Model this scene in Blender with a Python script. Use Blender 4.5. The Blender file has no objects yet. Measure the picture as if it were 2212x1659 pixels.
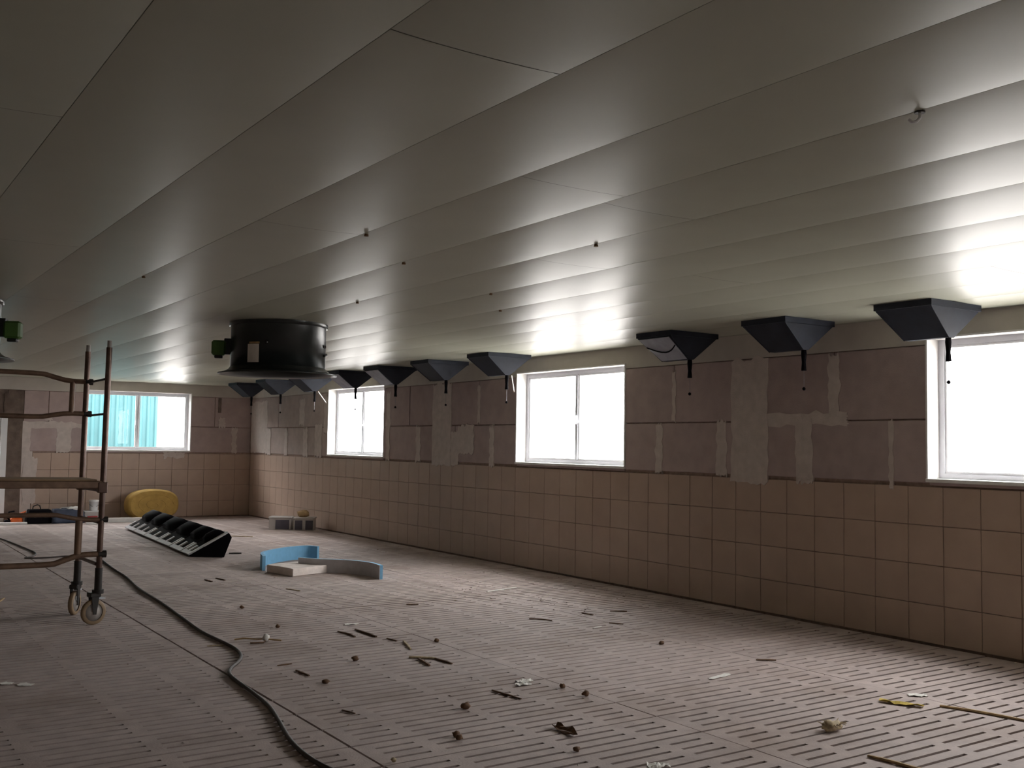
import bpy, bmesh, math, random
from mathutils import Vector, Matrix, noise
random.seed(7)
S = bpy.context.scene
COL = S.collection
PI = math.pi

# ------------------------------------------------------------------ camera
cam_d = bpy.data.cameras.new('camera'); cam = bpy.data.objects.new('camera', cam_d); COL.objects.link(cam)
YAW, PIT, ROL = math.radians(34.0457), math.radians(3.3314), math.radians(0.85)
fw = Vector((math.sin(YAW) * math.cos(PIT), math.cos(YAW) * math.cos(PIT), math.sin(PIT)))
rt = Vector((math.cos(YAW), -math.sin(YAW), 0)); up = rt.cross(fw)
r2 = math.cos(ROL) * rt + math.sin(ROL) * up; u2 = -math.sin(ROL) * rt + math.cos(ROL) * up
M = Matrix((r2, u2, -fw)).transposed().to_4x4(); M.translation = Vector((0, 0, 1.468))
cam.matrix_world = M
cam_d.sensor_width = 36; cam_d.lens = 2215.65 * 36 / 2212; cam_d.clip_start = .05; cam_d.clip_end = 400
S.camera = cam

# ------------------------------------------------------------------ overcast sky and exposure
SKY = 20.0
w = bpy.data.worlds.new('overcast_sky'); S.world = w; w.use_nodes = True
bg = w.node_tree.nodes['Background']; bg.inputs[0].default_value = (1.0, .985, .985, 1); bg.inputs[1].default_value = SKY
S.view_settings.view_transform = 'Standard'; S.view_settings.look = 'None'
S.view_settings.gamma = 1; S.view_settings.use_curve_mapping = False
S.view_settings.exposure = 0.16
S.cycles.max_bounces = 6; S.cycles.diffuse_bounces = 4; S.cycles.glossy_bounces = 3; S.cycles.transparent_max_bounces = 10; S.cycles.adaptive_threshold = .025

WX, WY, CH = 7.02, 19.48, 2.5            # inner faces: long wall, far wall, ceiling
LX, BY = -4.45, -4.6                      # left wall, back wall (outside the view)
# windows of the long wall: (y0, y1); z range
WINS = [(13.79, 15.81), (8.26, 10.27), (2.70, 4.71), (-2.85, -.84)]
WZ0, WZ1 = 1.24, 2.32
FW0, FW1 = 3.97, 5.84                     # window of the far wall, x range
D0, D1, DZ = 1.75, 2.66, 1.80             # door of the far wall

def portal(name, loc, rot, sx, sy):       # tells the renderer where the daylight comes in; gives off nothing itself
    l = bpy.data.lights.new(name, 'AREA'); l.shape = 'RECTANGLE'; l.size = sx; l.size_y = sy; l.cycles.is_portal = True
    o = bpy.data.objects.new(name, l); COL.objects.link(o); o.location = loc; o.rotation_euler = rot
for i, (y0, y1) in enumerate(WINS):
    portal('window_portal', (WX + .215, (y0 + y1) / 2, (WZ0 + WZ1) / 2), (0, PI / 2, 0), WZ1 - WZ0, y1 - y0)
portal('window_portal', ((FW0 + FW1) / 2, WY + .215, (WZ0 + WZ1) / 2), (-PI / 2, 0, 0), FW1 - FW0, WZ1 - WZ0)
portal('door_portal', ((D0 + D1) / 2, WY + .215, DZ / 2), (-PI / 2, 0, 0), D1 - D0, DZ)

# ------------------------------------------------------------------ materials
def srgb(r, g, b):
    f = lambda c: (c / 255) / 12.92 if c / 255 <= .04045 else ((c / 255 + .055) / 1.055) ** 2.4
    return (f(r), f(g), f(b))
MATS = {}
def mat(name, col, rough=.7, var=.15, scale=6, bump=0.0, bscale=60, metal=0, spec=.5, stain=None, stain_amt=.5, stain_scale=1.2, rand=0.0, coat=0):
    m = bpy.data.materials.new(name); m.use_nodes = True; nt = m.node_tree; N = nt.nodes; L = nt.links
    b = N['Principled BSDF']; b.inputs['Roughness'].default_value = rough; b.inputs['Metallic'].default_value = metal
    b.inputs['Specular IOR Level'].default_value = spec; b.inputs['Coat Weight'].default_value = coat
    tc = N.new('ShaderNodeNewGeometry')
    nz = N.new('ShaderNodeTexNoise'); nz.inputs['Scale'].default_value = scale; nz.inputs['Detail'].default_value = 6
    L.new(tc.outputs['Position'], nz.inputs['Vector'])
    cr = N.new('ShaderNodeValToRGB')
    cr.color_ramp.elements[0].position = .3; cr.color_ramp.elements[1].position = .7
    cr.color_ramp.elements[0].color = (*[max(0, c * (1 - var)) for c in col], 1)
    cr.color_ramp.elements[1].color = (*[min(1, c * (1 + var)) for c in col], 1)
    L.new(nz.outputs['Fac'], cr.inputs['Fac']); out = cr.outputs['Color']
    if stain:
        n2 = N.new('ShaderNodeTexNoise'); n2.inputs['Scale'].default_value = stain_scale; n2.inputs['Detail'].default_value = 8; n2.inputs['Roughness'].default_value = .65
        L.new(tc.outputs['Position'], n2.inputs['Vector'])
        r = N.new('ShaderNodeValToRGB'); r.color_ramp.elements[0].position = .48; r.color_ramp.elements[1].position = .68
        r.color_ramp.elements[0].color = (0, 0, 0, 1); r.color_ramp.elements[1].color = (stain_amt,) * 3 + (1,)
        L.new(n2.outputs['Fac'], r.inputs['Fac'])
        mx = N.new('ShaderNodeMix'); mx.data_type = 'RGBA'; L.new(r.outputs['Color'], mx.inputs['Factor'])
        L.new(out, mx.inputs[6]); mx.inputs[7].default_value = (*stain, 1); out = mx.outputs[2]
    if rand:
        oi = N.new('ShaderNodeObjectInfo'); mr = N.new('ShaderNodeMapRange'); mr.inputs['To Min'].default_value = 1 - rand; mr.inputs['To Max'].default_value = 1 + rand
        L.new(oi.outputs['Random'], mr.inputs['Value'])
        vm = N.new('ShaderNodeVectorMath'); vm.operation = 'SCALE'; L.new(out, vm.inputs[0]); L.new(mr.outputs['Result'], vm.inputs['Scale']); out = vm.outputs['Vector']
    L.new(out, b.inputs['Base Color'])
    if bump:
        n3 = N.new('ShaderNodeTexNoise'); n3.inputs['Scale'].default_value = bscale; n3.inputs['Detail'].default_value = 4
        L.new(tc.outputs['Position'], n3.inputs['Vector'])
        bp = N.new('ShaderNodeBump'); bp.inputs['Strength'].default_value = bump; bp.inputs['Distance'].default_value = .01
        L.new(n3.outputs['Fac'], bp.inputs['Height']); L.new(bp.outputs['Normal'], b.inputs['Normal'])
    MATS[name] = m
    return m
mat('slat_concrete', (.44, .36, .335), .78, .12, 9, .25, 90, stain=(.24, .16, .125), stain_amt=.55, stain_scale=.9, rand=.07)
mat('pit_shade', (.05, .04, .035), .9)  # near-black colour stands in for the unlit pit depth below the slots
mat('tile_glaze', (.49, .36, .285), .45, .05, 5, .03, 30, stain=(.42, .295, .215), stain_amt=.3, stain_scale=1.5, rand=.03)
mat('grout', (.34, .245, .20), .9, .2, 20)
mat('block', (.455, .36, .345), .88, .08, 7, .3, 120, stain=(.38, .28, .245), stain_amt=.35, stain_scale=2.2, rand=.07)
mat('block_pale', (.46, .38, .35), .88, .10, 7, .3, 120, stain=(.38, .29, .25), stain_amt=.4, stain_scale=2.2, rand=.05)
mat('plaster', (.60, .525, .485), .9, .09, 12, .3, 80)
mat('plaster_band', (.56, .52, .47), .85, .05, 6, .12, 60)
mat('brown_pier', (.17, .125, .10), .85, .3, 8, .3, 60, stain=(.09, .06, .045), stain_amt=.7, stain_scale=3)
mat('wall_plain', (.42, .36, .30), .85, .1, 4)
mat('ceiling_panel', (.45, .455, .37), .37, .03, 3, .0, 10, spec=.22, rand=.02)
mat('ceiling_core', (.20, .19, .16), .9)
mat('white_plastic', (.82, .82, .83), .4, .03, 6)
mat('white_wood', (.78, .76, .74), .6, .08, 12)
mat('grey_plastic', (.86, .86, .9), .45, .05, 6)
mat('window_metal', (.62, .62, .66), .4, .05, 9)
mat('inlet_plastic', (.022, .026, .039), .62, .2, 8, spec=.3, rand=.1)
mat('inlet_pale', (.30, .31, .37), .5, .2, 9)
mat('fan_plastic', (.014, .018, .017), .32, .2, 8)
mat('black_plastic', (.006, .005, .007), .85, .2, 8, spec=.08)
mat('green_plastic', (.07, .16, .03), .45, .1, 9)
mat('label_paper', (.72, .66, .60), .6, .06, 30)
mat('orange_plastic', (.75, .14, .02), .45, .1, 20)
mat('rail_brown', (.19, .115, .075), .5, .25, 14, metal=.25, stain=(.30, .19, .12), stain_amt=.5, stain_scale=8)
mat('post_brown', (.12, .075, .06), .33, .25, 14, metal=.55, stain=(.22, .15, .11), stain_amt=.5, stain_scale=8)
mat('dark_steel', (.03, .025, .022), .5, .2, 14, metal=.4)
mat('plywood', (.34, .22, .12), .7, .2, 10)
mat('castor_tyre', (.28, .19, .11), .6, .15, 14)
mat('castor_hub', (.40, .36, .33), .5, .15, 14)
mat('steel', (.6, .6, .64), .35, .05, 10, metal=.6)
mat('blue_foam', (.22, .50, .76), .75, .05, 20, .1, 200)
mat('grey_foam', (.55, .53, .55), .8, .08, 16, .1, 200)
mat('slab_concrete', (.78, .69, .64), .88, .10, 14, .3, 120, stain=(.6, .5, .43), stain_amt=.4, stain_scale=5)
mat('yellow_wool', (.46, .29, .075), .85, .12, 12, .4, 90)
mat('brown_dark', (.20, .12, .06), .85, .2, 12)
mat('cable_rubber', (.05, .034, .028), .6, .2, 10)
mat('carton', (.50, .46, .44), .8, .08, 9)
mat('carton_dark', (.09, .08, .10), .7, .2, 9)
mat('bag_blue', (.06, .075, .12), .7, .3, 9)
mat('red_plastic', (.45, .05, .05), .5, .1, 9)
mat('wood_dark', (.13, .065, .03), .8, .3, 30)
mat('wood_tan', (.42, .28, .13), .75, .25, 30)
mat('paper_white', (.80, .77, .72), .8, .05, 30)
mat('husk_yellow', (.62, .46, .08), .8, .2, 40)
mat('straw', (.46, .36, .23), .85, .25, 60)
mat('crumb', (.13, .085, .055), .9, .4, 40)
mat('crumb_pale', (.52, .47, .42), .9, .2, 40)
mat('teal_sheet', (.022, .085, .095), .6, .05, 4)
mat('yard_ground', (.42, .40, .38), .95, .1, 1)
mat('roof_board', (.35, .33, .30), .9)
def glass_mat():
    m = bpy.data.materials.new('window_glass'); m.use_nodes = True; nt = m.node_tree; N = nt.nodes; L = nt.links
    N.remove(N['Principled BSDF']); o = N['Material Output']
    t = N.new('ShaderNodeBsdfTransparent'); t.inputs[0].default_value = (.96, .97, .97, 1)
    g = N.new('ShaderNodeBsdfGlossy'); g.inputs['Roughness'].default_value = .02
    f = N.new('ShaderNodeLayerWeight'); f.inputs['Blend'].default_value = .5
    pw = N.new('ShaderNodeMath'); pw.operation = 'POWER'; pw.inputs[1].default_value = 5; L.new(f.outputs['Facing'], pw.inputs[0])
    ma = N.new('ShaderNodeMath'); ma.operation = 'MULTIPLY_ADD'; ma.inputs[1].default_value = .7; ma.inputs[2].default_value = .012; L.new(pw.outputs[0], ma.inputs[0])
    mx = N.new('ShaderNodeMixShader'); L.new(ma.outputs[0], mx.inputs[0]); L.new(t.outputs[0], mx.inputs[1]); L.new(g.outputs[0], mx.inputs[2]); L.new(mx.outputs[0], o.inputs[0])
    MATS['window_glass'] = m
glass_mat()

# ------------------------------------------------------------------ mesh helpers
class MB:
    def __init__(s): s.v = []; s.f = []; s.sm = []
    def add(s, vs, fs, smooth=False):
        n = len(s.v); s.v += [tuple(v) for v in vs]; s.f += [tuple(i + n for i in f) for f in fs]; s.sm += [smooth] * len(fs); return s
    def box(s, x0, x1, y0, y1, z0, z1):
        return s.add([(x0, y0, z0), (x1, y0, z0), (x1, y1, z0), (x0, y1, z0), (x0, y0, z1), (x1, y0, z1), (x1, y1, z1), (x0, y1, z1)],
                     [(0, 3, 2, 1), (4, 5, 6, 7), (0, 1, 5, 4), (1, 2, 6, 5), (2, 3, 7, 6), (3, 0, 4, 7)])
    def cbox(s, x0, x1, y0, y1, z0, z1, c):
        """box with every edge chamfered by c"""
        bm = bmesh.new(); bmesh.ops.create_cube(bm, size=1)
        for v in bm.verts: v.co = Vector(((x0 + x1) / 2 + v.co.x * (x1 - x0), (y0 + y1) / 2 + v.co.y * (y1 - y0), (z0 + z1) / 2 + v.co.z * (z1 - z0)))
        bmesh.ops.bevel(bm, geom=bm.edges[:], offset=c, segments=1, affect='EDGES')
        bm.verts.index_update(); s.add([v.co[:] for v in bm.verts], [[v.index for v in f.verts] for f in bm.faces]); bm.free(); return s
    def prism(s, poly, ext):
        """closed polygon of 3d points pushed along ext"""
        n = len(poly); p = [Vector(q) for q in poly]; e = Vector(ext)
        return s.add(p + [q + e for q in p], [tuple(range(n))[::-1], tuple(range(n, 2 * n))] + [(i, (i + 1) % n, n + (i + 1) % n, n + i) for i in range(n)])
    def tube(s, pts, r, n=8, smooth=True, close=False):
        P = [Vector(p) for p in pts]; R = r if isinstance(r, (list, tuple)) else [r] * len(P)
        k = len(P); vs = []; fs = []; prev = None
        for i in range(k):
            if close: t = (P[(i + 1) % k] - P[i - 1]).normalized()
            else: t = (P[min(i + 1, k - 1)] - P[max(i - 1, 0)]).normalized()
            if prev is None:
                a = Vector((0, 0, 1)) if abs(t.z) < .9 else Vector((1, 0, 0)); u = t.cross(a).normalized()
            else: u = (prev - t * prev.dot(t)).normalized()
            prev = u; v2 = t.cross(u)
            for j in range(n):
                a = 2 * PI * j / n; vs.append(P[i] + (u * math.cos(a) + v2 * math.sin(a)) * R[i])
        rng = range(k) if close else range(k - 1)
        for i in rng:
            i2 = (i + 1) % k
            for j in range(n): fs.append((i * n + j, i * n + (j + 1) % n, i2 * n + (j + 1) % n, i2 * n + j))
        s.add(vs, fs, smooth)
        if not close: s.add(vs[:n] + vs[-n:], [tuple(range(n))[::-1], tuple(range(n, 2 * n))])
        return s
    def lathe(s, prof, c=(0, 0, 0), n=32, axis='z', smooth=True, cap=True):
        c = Vector(c); vs = []; fs = []; k = len(prof)
        for (r, h) in prof:
            for j in range(n):
                a = 2 * PI * j / n; x, y = r * math.cos(a), r * math.sin(a)
                vs.append(c + (Vector((x, y, h)) if axis == 'z' else Vector((h, x, y)) if axis == 'x' else Vector((x, h, y))))
        for i in range(k - 1):
            for j in range(n): fs.append((i * n + j, i * n + (j + 1) % n, (i + 1) * n + (j + 1) % n, (i + 1) * n + j))
        s.add(vs, fs, smooth)
        if cap: s.add(vs[:n] + vs[-n:], [tuple(range(n))[::-1], tuple(range(n, 2 * n))])
        return s
    def mesh(s, name):
        me = bpy.data.meshes.new(name); me.from_pydata(s.v, [], s.f); me.update()
        bm = bmesh.new(); bm.from_mesh(me); bmesh.ops.recalc_face_normals(bm, faces=bm.faces); bm.to_mesh(me); bm.free()
        for p, q in zip(me.polygons, s.sm): p.use_smooth = q
        return me
    def build(s, name, m, parent=None, loc=None):
        me = s.mesh(name); me.materials.append(MATS[m]); return place(name, me, parent, loc)
def place(name, me, parent=None, loc=None):
    o = bpy.data.objects.new(name, me); COL.objects.link(o); o.parent = parent
    if loc is not None: o.location = loc
    return o
def tag(o, label=None, cat=None, group=None, kind=None):
    for k, v in (('label', label), ('category', cat), ('group', group), ('kind', kind)):
        if v: o[k] = v
    return o
def thing(name, label, cat, loc=(0, 0, 0), rotz=0, group=None):
    o = bpy.data.objects.new(name, None); COL.objects.link(o); o.empty_display_size = .1
    o.location = loc; o.rotation_euler = (0, 0, rotz); return tag(o, label, cat, group)
def struct(name, mb, m, label=None):
    return tag(mb.build(name, m), label, None, None, 'structure')
def copy_tree(o, parent=None):
    c = o.copy(); COL.objects.link(c); c.parent = parent
    for ch in list(o.children): copy_tree(ch, c)
    return c
def wob(seed, k=1.0): return noise.noise(Vector((seed * 7.31, seed * 3.17, 1.7))) * k

# ------------------------------------------------------------------ setting: ground and roof outside
tag(MB().box(-60, 60, -40, 80, -.55, -.5).build('ground', 'yard_ground'), 'pale yard ground outside the barn', None, None, 'structure')
struct('roof', MB().box(LX - .6, WX + .26, BY - .6, WY + .5, 2.62, 2.72), 'roof_board', 'flat roof above the white panelled ceiling')

# ------------------------------------------------------------------ floor of slotted concrete elements
floor = struct('floor', MB().box(LX, WX, BY, WY, -.5, -.10), 'pit_shade', 'slatted concrete barn floor over a dark pit')
PITCH, GAPY = .3455, .016
SLOT_Y = [.0864, .1728, .2592]; SW = .011
def panel_mesh(length, slots, name):
    gx = .002; mb = MB(); T = 0.0; B = -.10
    xs = [gx] + [e for s_ in slots for e in s_] + [length - gx]
    ys = [GAPY / 2] + [e for y in SLOT_Y for e in (y - SW, y + SW)] + [PITCH - GAPY / 2]
    for i in range(len(xs) - 1):
        for j in range(len(ys) - 1):
            x0, x1, y0, y1 = xs[i], xs[i + 1], ys[j], ys[j + 1]
            if i % 2 == 1 and j % 2 == 1:
                mb.add([(x0, y0, T), (x1, y0, T), (x1, y1, T), (x0, y1, T), (x0, y0, B), (x1, y0, B), (x1, y1, B), (x0, y1, B)], [(0, 1, 5, 4), (1, 2, 6, 5), (2, 3, 7, 6), (3, 0, 4, 7)])
            else: mb.add([(x0, y0, T), (x1, y0, T), (x1, y1, T), (x0, y1, T)], [(0, 1, 2, 3)])
    x0, x1, y0, y1 = xs[0], xs[-1], ys[0], ys[-1]
    mb.add([(x0, y0, T), (x1, y0, T), (x1, y1, T), (x0, y1, T), (x0, y0, B), (x1, y0, B), (x1, y1, B), (x0, y1, B)], [(0, 4, 5, 1), (1, 5, 6, 2), (2, 6, 7, 3), (3, 7, 4, 0)])
    me = bpy.data.meshes.new(name); me.from_pydata(mb.v, [], mb.f); me.update()
    bm = bmesh.new(); bm.from_mesh(me); bmesh.ops.remove_doubles(bm, verts=bm.verts, dist=1e-5); bmesh.ops.recalc_face_normals(bm, faces=bm.faces)
    if sum(f.normal.z * f.calc_area() for f in bm.faces) < 0: bmesh.ops.reverse_faces(bm, faces=bm.faces)
    bm.to_mesh(me); bm.free(); me.materials.append(MATS['slat_concrete']); return me
pan_a = panel_mesh(1.648, [(.085, .295), (.375, .83), (.905, 1.275), (1.35, 1.555)], 'slat_panel')
pan_b = panel_mesh(1.50, [(.085, .295), (.375, .83), (.905, 1.275)], 'slat_panel')
pan_solid_rows = None
Y0 = 4.245 - PITCH * 10
for (sx, me) in ((2.195 - 1.655, pan_a), (2.199, pan_a), (3.85, pan_a), (5.50, pan_b), (2.195 - 3.31, pan_a)):
    for k in range(56):
        y = Y0 + PITCH * k
        if y + PITCH > WY - .005: break
        if y < 1.9 or (sx < 0 and (y < 4.9 or y > 12)) or (0 < sx < 1 and (y < 2.8)) or (sx > 5.4 and y < 2.2): continue
        place('slat_panel', me, floor, (sx, y, random.uniform(-.0015, .0015)))
# plain remainder of the floor, out of the view
rest = MB()
rest.box(LX, 2.195 - 3.312, BY, WY, -.1, 0); rest.box(2.195 - 3.31, .538, BY, 4.65, -.1, 0); rest.box(2.195 - 3.31, .538, 12.2, WY, -.1, 0)
rest.box(.54, WX - .03, BY, 1.6, -.1, 0)
rest.build('floor_slab', 'slat_concrete', floor)

# ------------------------------------------------------------------ ceiling of long plastic panels
ceil = struct('ceiling', MB().box(LX - .3, WX + .3, BY - .3, WY + .3, CH + .012, CH + .10), 'ceiling_core', 'pale plastic panel ceiling')
PW = .5315; SAG = .0062
def cpanel(length):
    n = 24; us = [math.sin(PI / 2 * (2 * i / n - 1)) for i in range(n + 1)]; pts = [(PW / 2 + (PW / 2 - .0012) * u, CH - SAG * (1 - .7 * u * u - .3 * u ** 4)) for u in us]; k = n + 1
    vs = [(x, 0.002, z) for x, z in pts] + [(x, length - .002, z) for x, z in pts]
    fs = [(i, k + i, k + i + 1, i + 1) for i in range(n)]; sm = [True] * n
    ed = [(pts[0][0], CH + .012), (pts[-1][0], CH + .012)]
    m = len(vs); vs += [vs[0], vs[k], (ed[0][0], length - .002, ed[0][1]), (ed[0][0], .002, ed[0][1]), vs[k - 1], vs[2 * k - 1], (ed[1][0], length - .002, ed[1][1]), (ed[1][0], .002, ed[1][1])]
    fs += [(m, m + 3, m + 2, m + 1), (m + 4, m + 5, m + 6, m + 7)]; sm += [False] * 2
    me = bpy.data.meshes.new('ceiling_panel'); me.from_pydata(vs, [], fs); me.update()
    for p, q in zip(me.polygons, sm): p.use_smooth = q
    me.materials.append(MATS['ceiling_panel']); return me
PL = 6.0; cp = cpanel(PL)
xs0 = 2.206
i0 = -math.ceil((xs0 - LX) / PW)
ends = {0: 3.225, 2: 4.635}
for i in range(i0, 10):
    x = xs0 + i * PW
    if x + PW > WX + .02:
        continue
    e = ends.get(i, 1.0 + ((i * 2.37) % PL))
    y = e - PL * math.ceil((e - BY) / PL)
    while y < WY:
        yy = max(y, BY); yl = min(y + PL, WY) - yy
        if yl > .05:
            o = place('ceiling_panel', cp, ceil, (x, yy, 0)); o.scale = (1, yl / PL, 1)
        y += PL
# narrow edge panel along the long wall
xe = xs0 + 9 * PW
edge = MB(); edge.box(xe + .003, WX, BY, WY, CH - .002, CH + .012); edge.build('edge_panel', 'ceiling_panel', ceil)
for (x, y) in ((2.75, 5.2), (3.27, 6.9), (3.28, 4.1), (2.22, 4.6), (3.80, 5.9), (4.34, 6.6), (1.68, 6.7)):
    MB().lathe([(.012, CH - .012), (.010, CH - .002), (.010, CH + .004)], (x, y, 0), 8).build('screw_cap', 'brown_dark', ceil)
hk = thing('ceiling_hook', 'small white hook hanging from a ceiling joint at the upper right', 'hook', (2.745, 1.86, CH))
MB().lathe([(.016, -.006), (.016, .002)], (0, 0, 0), 12).build('base_plate', 'dark_steel', hk)
MB().tube([(0, 0, 0), (0, 0, -.02), (-.008, .006, -.032), (-.02, .014, -.034), (-.028, .02, -.026)], .005, 6).build('hook_wire', 'white_plastic', hk)

# ------------------------------------------------------------------ walls
TH = .21
def wall_boxes(mb, lo, hi, holes, z0, z1, f):
    """f(a0,a1,za,zb) adds a box; holes = (a0,a1,za,zb) sorted"""
    p = lo
    for (a0, a1, za, zb) in sorted(holes):
        f(p, a0, z0, z1)
        if za > z0: f(a0, a1, z0, za)
        f(a0, a1, zb, z1); p = a1
    f(p, hi, z0, z1)
mb = MB()
wall_boxes(mb, BY - TH, WY + TH, [(y0, y1, WZ0, WZ1) for y0, y1 in WINS], -.5, 2.62, lambda a, b_, za, zb: mb.box(WX + .022, WX + TH, a, b_, za, zb))
wall_r = struct('wall_right', mb, 'grout', 'long wall with brown tiles below and bare blocks above')
mb = MB()
wall_boxes(mb, LX - TH, WX + .022, [(FW0, FW1, WZ0, WZ1), (D0, D1, 0, DZ)], -.5, 2.62, lambda a, b_, za, zb: mb.box(a, b_, WY + .022, WY + TH, za, zb))
wall_f = struct('wall_far', mb, 'grout', 'far end wall with a window and brown tiles')
struct('wall_left', MB().box(LX - TH, LX, BY - TH, WY + .022, -.5, 2.62), 'wall_plain')
struct('wall_back', MB().box(LX, WX + .022, BY - TH, BY, -.5, 2.62), 'wall_plain')

# tiles
TS = .30; J = .0036; TZ = [0.012, .30, .597, .894, 1.188]
def tile_mesh(nx, z0, z1, axis):
    mb = MB()
    if axis == 'y': mb.cbox(0, .024, J / 2, nx - J / 2, z0 + J / 2, z1 - J / 2, .003)
    else: mb.cbox(J / 2, nx - J / 2, 0, .024, z0 + J / 2, z1 - J / 2, .003)
    me = mb.mesh('tile'); me.materials.append(MATS['tile_glaze']); return me
rows = [tile_mesh(TS, TZ[i], TZ[i + 1], 'y') for i in range(4)]
y = 1.89
while y + TS < WY + .02:
    for r_ in rows:
        place('tile', r_, wall_r, (WX + random.uniform(-.0012, .0012), y, 0))
    y += TS
lastw = WY - y
for i in range(4): place('tile', tile_mesh(lastw, TZ[i], TZ[i + 1], 'y'), wall_r, (WX, y, 0))
rows = [tile_mesh(TS, TZ[i], TZ[i + 1], 'x') for i in range(4)]
x = WX - TS
while x > 3.1:
    for r_ in rows: place('tile', r_, wall_f, (x, WY + random.uniform(-.0012, .0012), 0))
    x -= TS
tile_left = x + TS

# blocks: (lo, hi, z0, z1) lists
def block(wall, axis, lo, hi, z0, z1, m='block'):
    d = random.uniform(-.003, .003); g = .005
    mb = MB()
    if axis == 'y': mb.cbox(WX + d, WX + .03, lo + g, hi - g, z0 + g, z1 - g, .006)
    else: mb.cbox(lo + g, hi - g, WY + d, WY + .03, z0 + g, z1 - g, .006)
    return mb.build('block', m, wall)
Z1, Z2, Z3 = 1.212, 1.70, 2.275
def course(wall, axis, edges, z0, z1, m='block'):
    for a_, b_ in zip(edges[:-1], edges[1:]): block(wall, axis, a_, b_, z0, z1, m)
course(wall_r, 'y', [4.712, 5.04, 5.90, 6.867, 7.735, 8.258], Z1, Z2)
course(wall_r, 'y', [4.712, 5.581, 6.49, 7.517, 8.258], Z2, Z3)
course(wall_r, 'y', [10.272, 10.816, 11.72, 12.72, 13.788], Z1, Z2)
course(wall_r, 'y', [10.272, 11.135, 12.07, 13.0, 13.788], Z2, Z3)
course(wall_r, 'y', [15.812, 16.22, 16.76, 17.65, 18.52, 19.478], Z1, Z2, 'block_pale')
course(wall_r, 'y', [15.812, 16.935, 18.05, 19.478], Z2, Z3, 'block_pale')
course(wall_r, 'y', [1.2, 2.0, 2.698], Z1, Z2); course(wall_r, 'y', [1.2, 1.7, 2.698], Z2, Z3)
course(wall_f, 'x', [5.842, 6.693, 7.018], Z1, Z2); course(wall_f, 'x', [5.842, 6.30, 7.018], Z2, Z3)
course(wall_f, 'x', [2.95, 3.64, 3.968], Z1, Z2); course(wall_f, 'x', [2.95, 3.35, 3.968], Z2, Z3)
# pieces below the sills
for (y0, y1) in WINS[:3]: block(wall_r, 'y', y0, y1, 1.195, WZ0 + .004, 'block')
block(wall_f, 'x', FW0, FW1, 1.195, WZ0 + .004, 'block')
# plaster band under the ceiling
mb = MB()
def yband(y0, y1, z0, z1): mb.box(WX - .004, WX + .03, y0, y1, z0, z1)
yy = 0.2
for (y0, y1) in sorted(WINS[:3]):
    yband(yy, y0, Z3, CH); yband(y0, y1, WZ1, CH); yy = y1
yband(yy, WY, Z3, CH)
mb.build('ring_beam', 'plaster_band', wall_r)
mb = MB(); mb.box(2.0, FW0, WY - .004, WY + .03, Z3, CH); mb.box(FW0, FW1, WY - .004, WY + .03, WZ1, CH); mb.box(FW1, WX - .004, WY - .004, WY + .03, Z3, CH)
mb.build('ring_beam', 'plaster_band', wall_f)
# remaining far wall left of the tiles
MB().cbox(D1 + .04, 2.945, WY - .012, WY + .03, .01, Z3, .004).build('pier', 'brown_pier', wall_f)
MB().box(LX, D0 - .03, WY, WY + .03, 0, CH).build('plain_face', 'wall_plain', wall_f)
MB().box(D0 - .03, D1 + .05, WY, WY + .03, DZ + .05, CH).build('plain_face', 'brown_pier', wall_f)
MB().box(2.946, tile_left - .004, WY + .002, WY + .03, .01, Z1).build('plain_face', 'plaster', wall_f)
# plaster smears with ragged outlines
def smear(wall, axis, lo, hi, z0, z1, rag=.045, m='plaster', t=None, seed=None):
    t = t or random.uniform(.003, .008)
    seed = seed if seed is not None else random.random() * 50; n = 11; out = []
    k_ = min(1, (hi - lo) / .12)
    def R(i): return (wob(seed + i * .61, rag) + wob(seed + i * 2.9, rag * .4)) * (.5 + .5 * k_)
    for i in range(n): out.append((lo + (hi - lo) * i / n, z0 + R(i)))
    for i in range(n): out.append((hi + R(20 + i) * .7, z0 + (z1 - z0) * i / n))
    for i in range(n): out.append((hi - (hi - lo) * i / n, z1 + R(40 + i)))
    for i in range(n): out.append((lo + R(60 + i) * .7, z1 - (z1 - z0) * i / n))
    if axis == 'y': poly = [(WX - t, p, z) for p, z in out]; e = (t + .012, 0, 0)
    else: poly = [(p, WY - t, z) for p, z in out]; e = (0, t + .012, 0)
    return MB().prism(poly, e).build('plaster_smear', m, wall)
for a in [(7.68, 7.78, 1.2, 1.69), (6.80, 6.93, 1.2, 1.72), (6.30, 6.74, 1.15, 2.27), (5.81, 5.985, 1.17, 1.72), (5.015, 5.06, 1.16, 1.69), (7.49, 7.54, 1.72, 2.2), (5.53, 5.64, 1.70, 2.25),
          (5.45, 6.32, 1.655, 1.765), (12.66, 12.79, 1.2, 1.69), (11.82, 12.33, 1.16, 2.27), (11.63, 11.83, 1.17, 1.62), (11.25, 11.65, 1.33, 1.70), (10.77, 10.87, 1.18, 1.69), (11.10, 11.17, 1.72, 2.2),
          (13.60, 13.72, 1.2, 2.2), (18.40, 18.64, 1.2, 1.69), (17.57, 17.72, 1.2, 1.67), (16.66, 16.86, 1.2, 1.69), (16.05, 16.35, 1.2, 1.75), (16.82, 17.05, 1.74, 2.2), (18.6, 19.46, 1.22, 2.2), (15.84, 15.98, 1.6, 2.2)]:
    smear(wall_r, 'y', *a)
for a in [(3.50, 3.745, 1.2, 1.72), (2.86, 3.92, 1.62, 1.73), (2.85, 3.08, 1.0, 1.68), (2.98, 3.20, .3, 1.1), (6.64, 6.745, 1.21, 1.69), (6.38, 6.50, 1.69, 1.88), (3.30, 3.42, 1.75, 1.86), (5.36, 5.745, 1.115, 1.225)]:
    smear(wall_f, 'x', *a)
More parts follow.
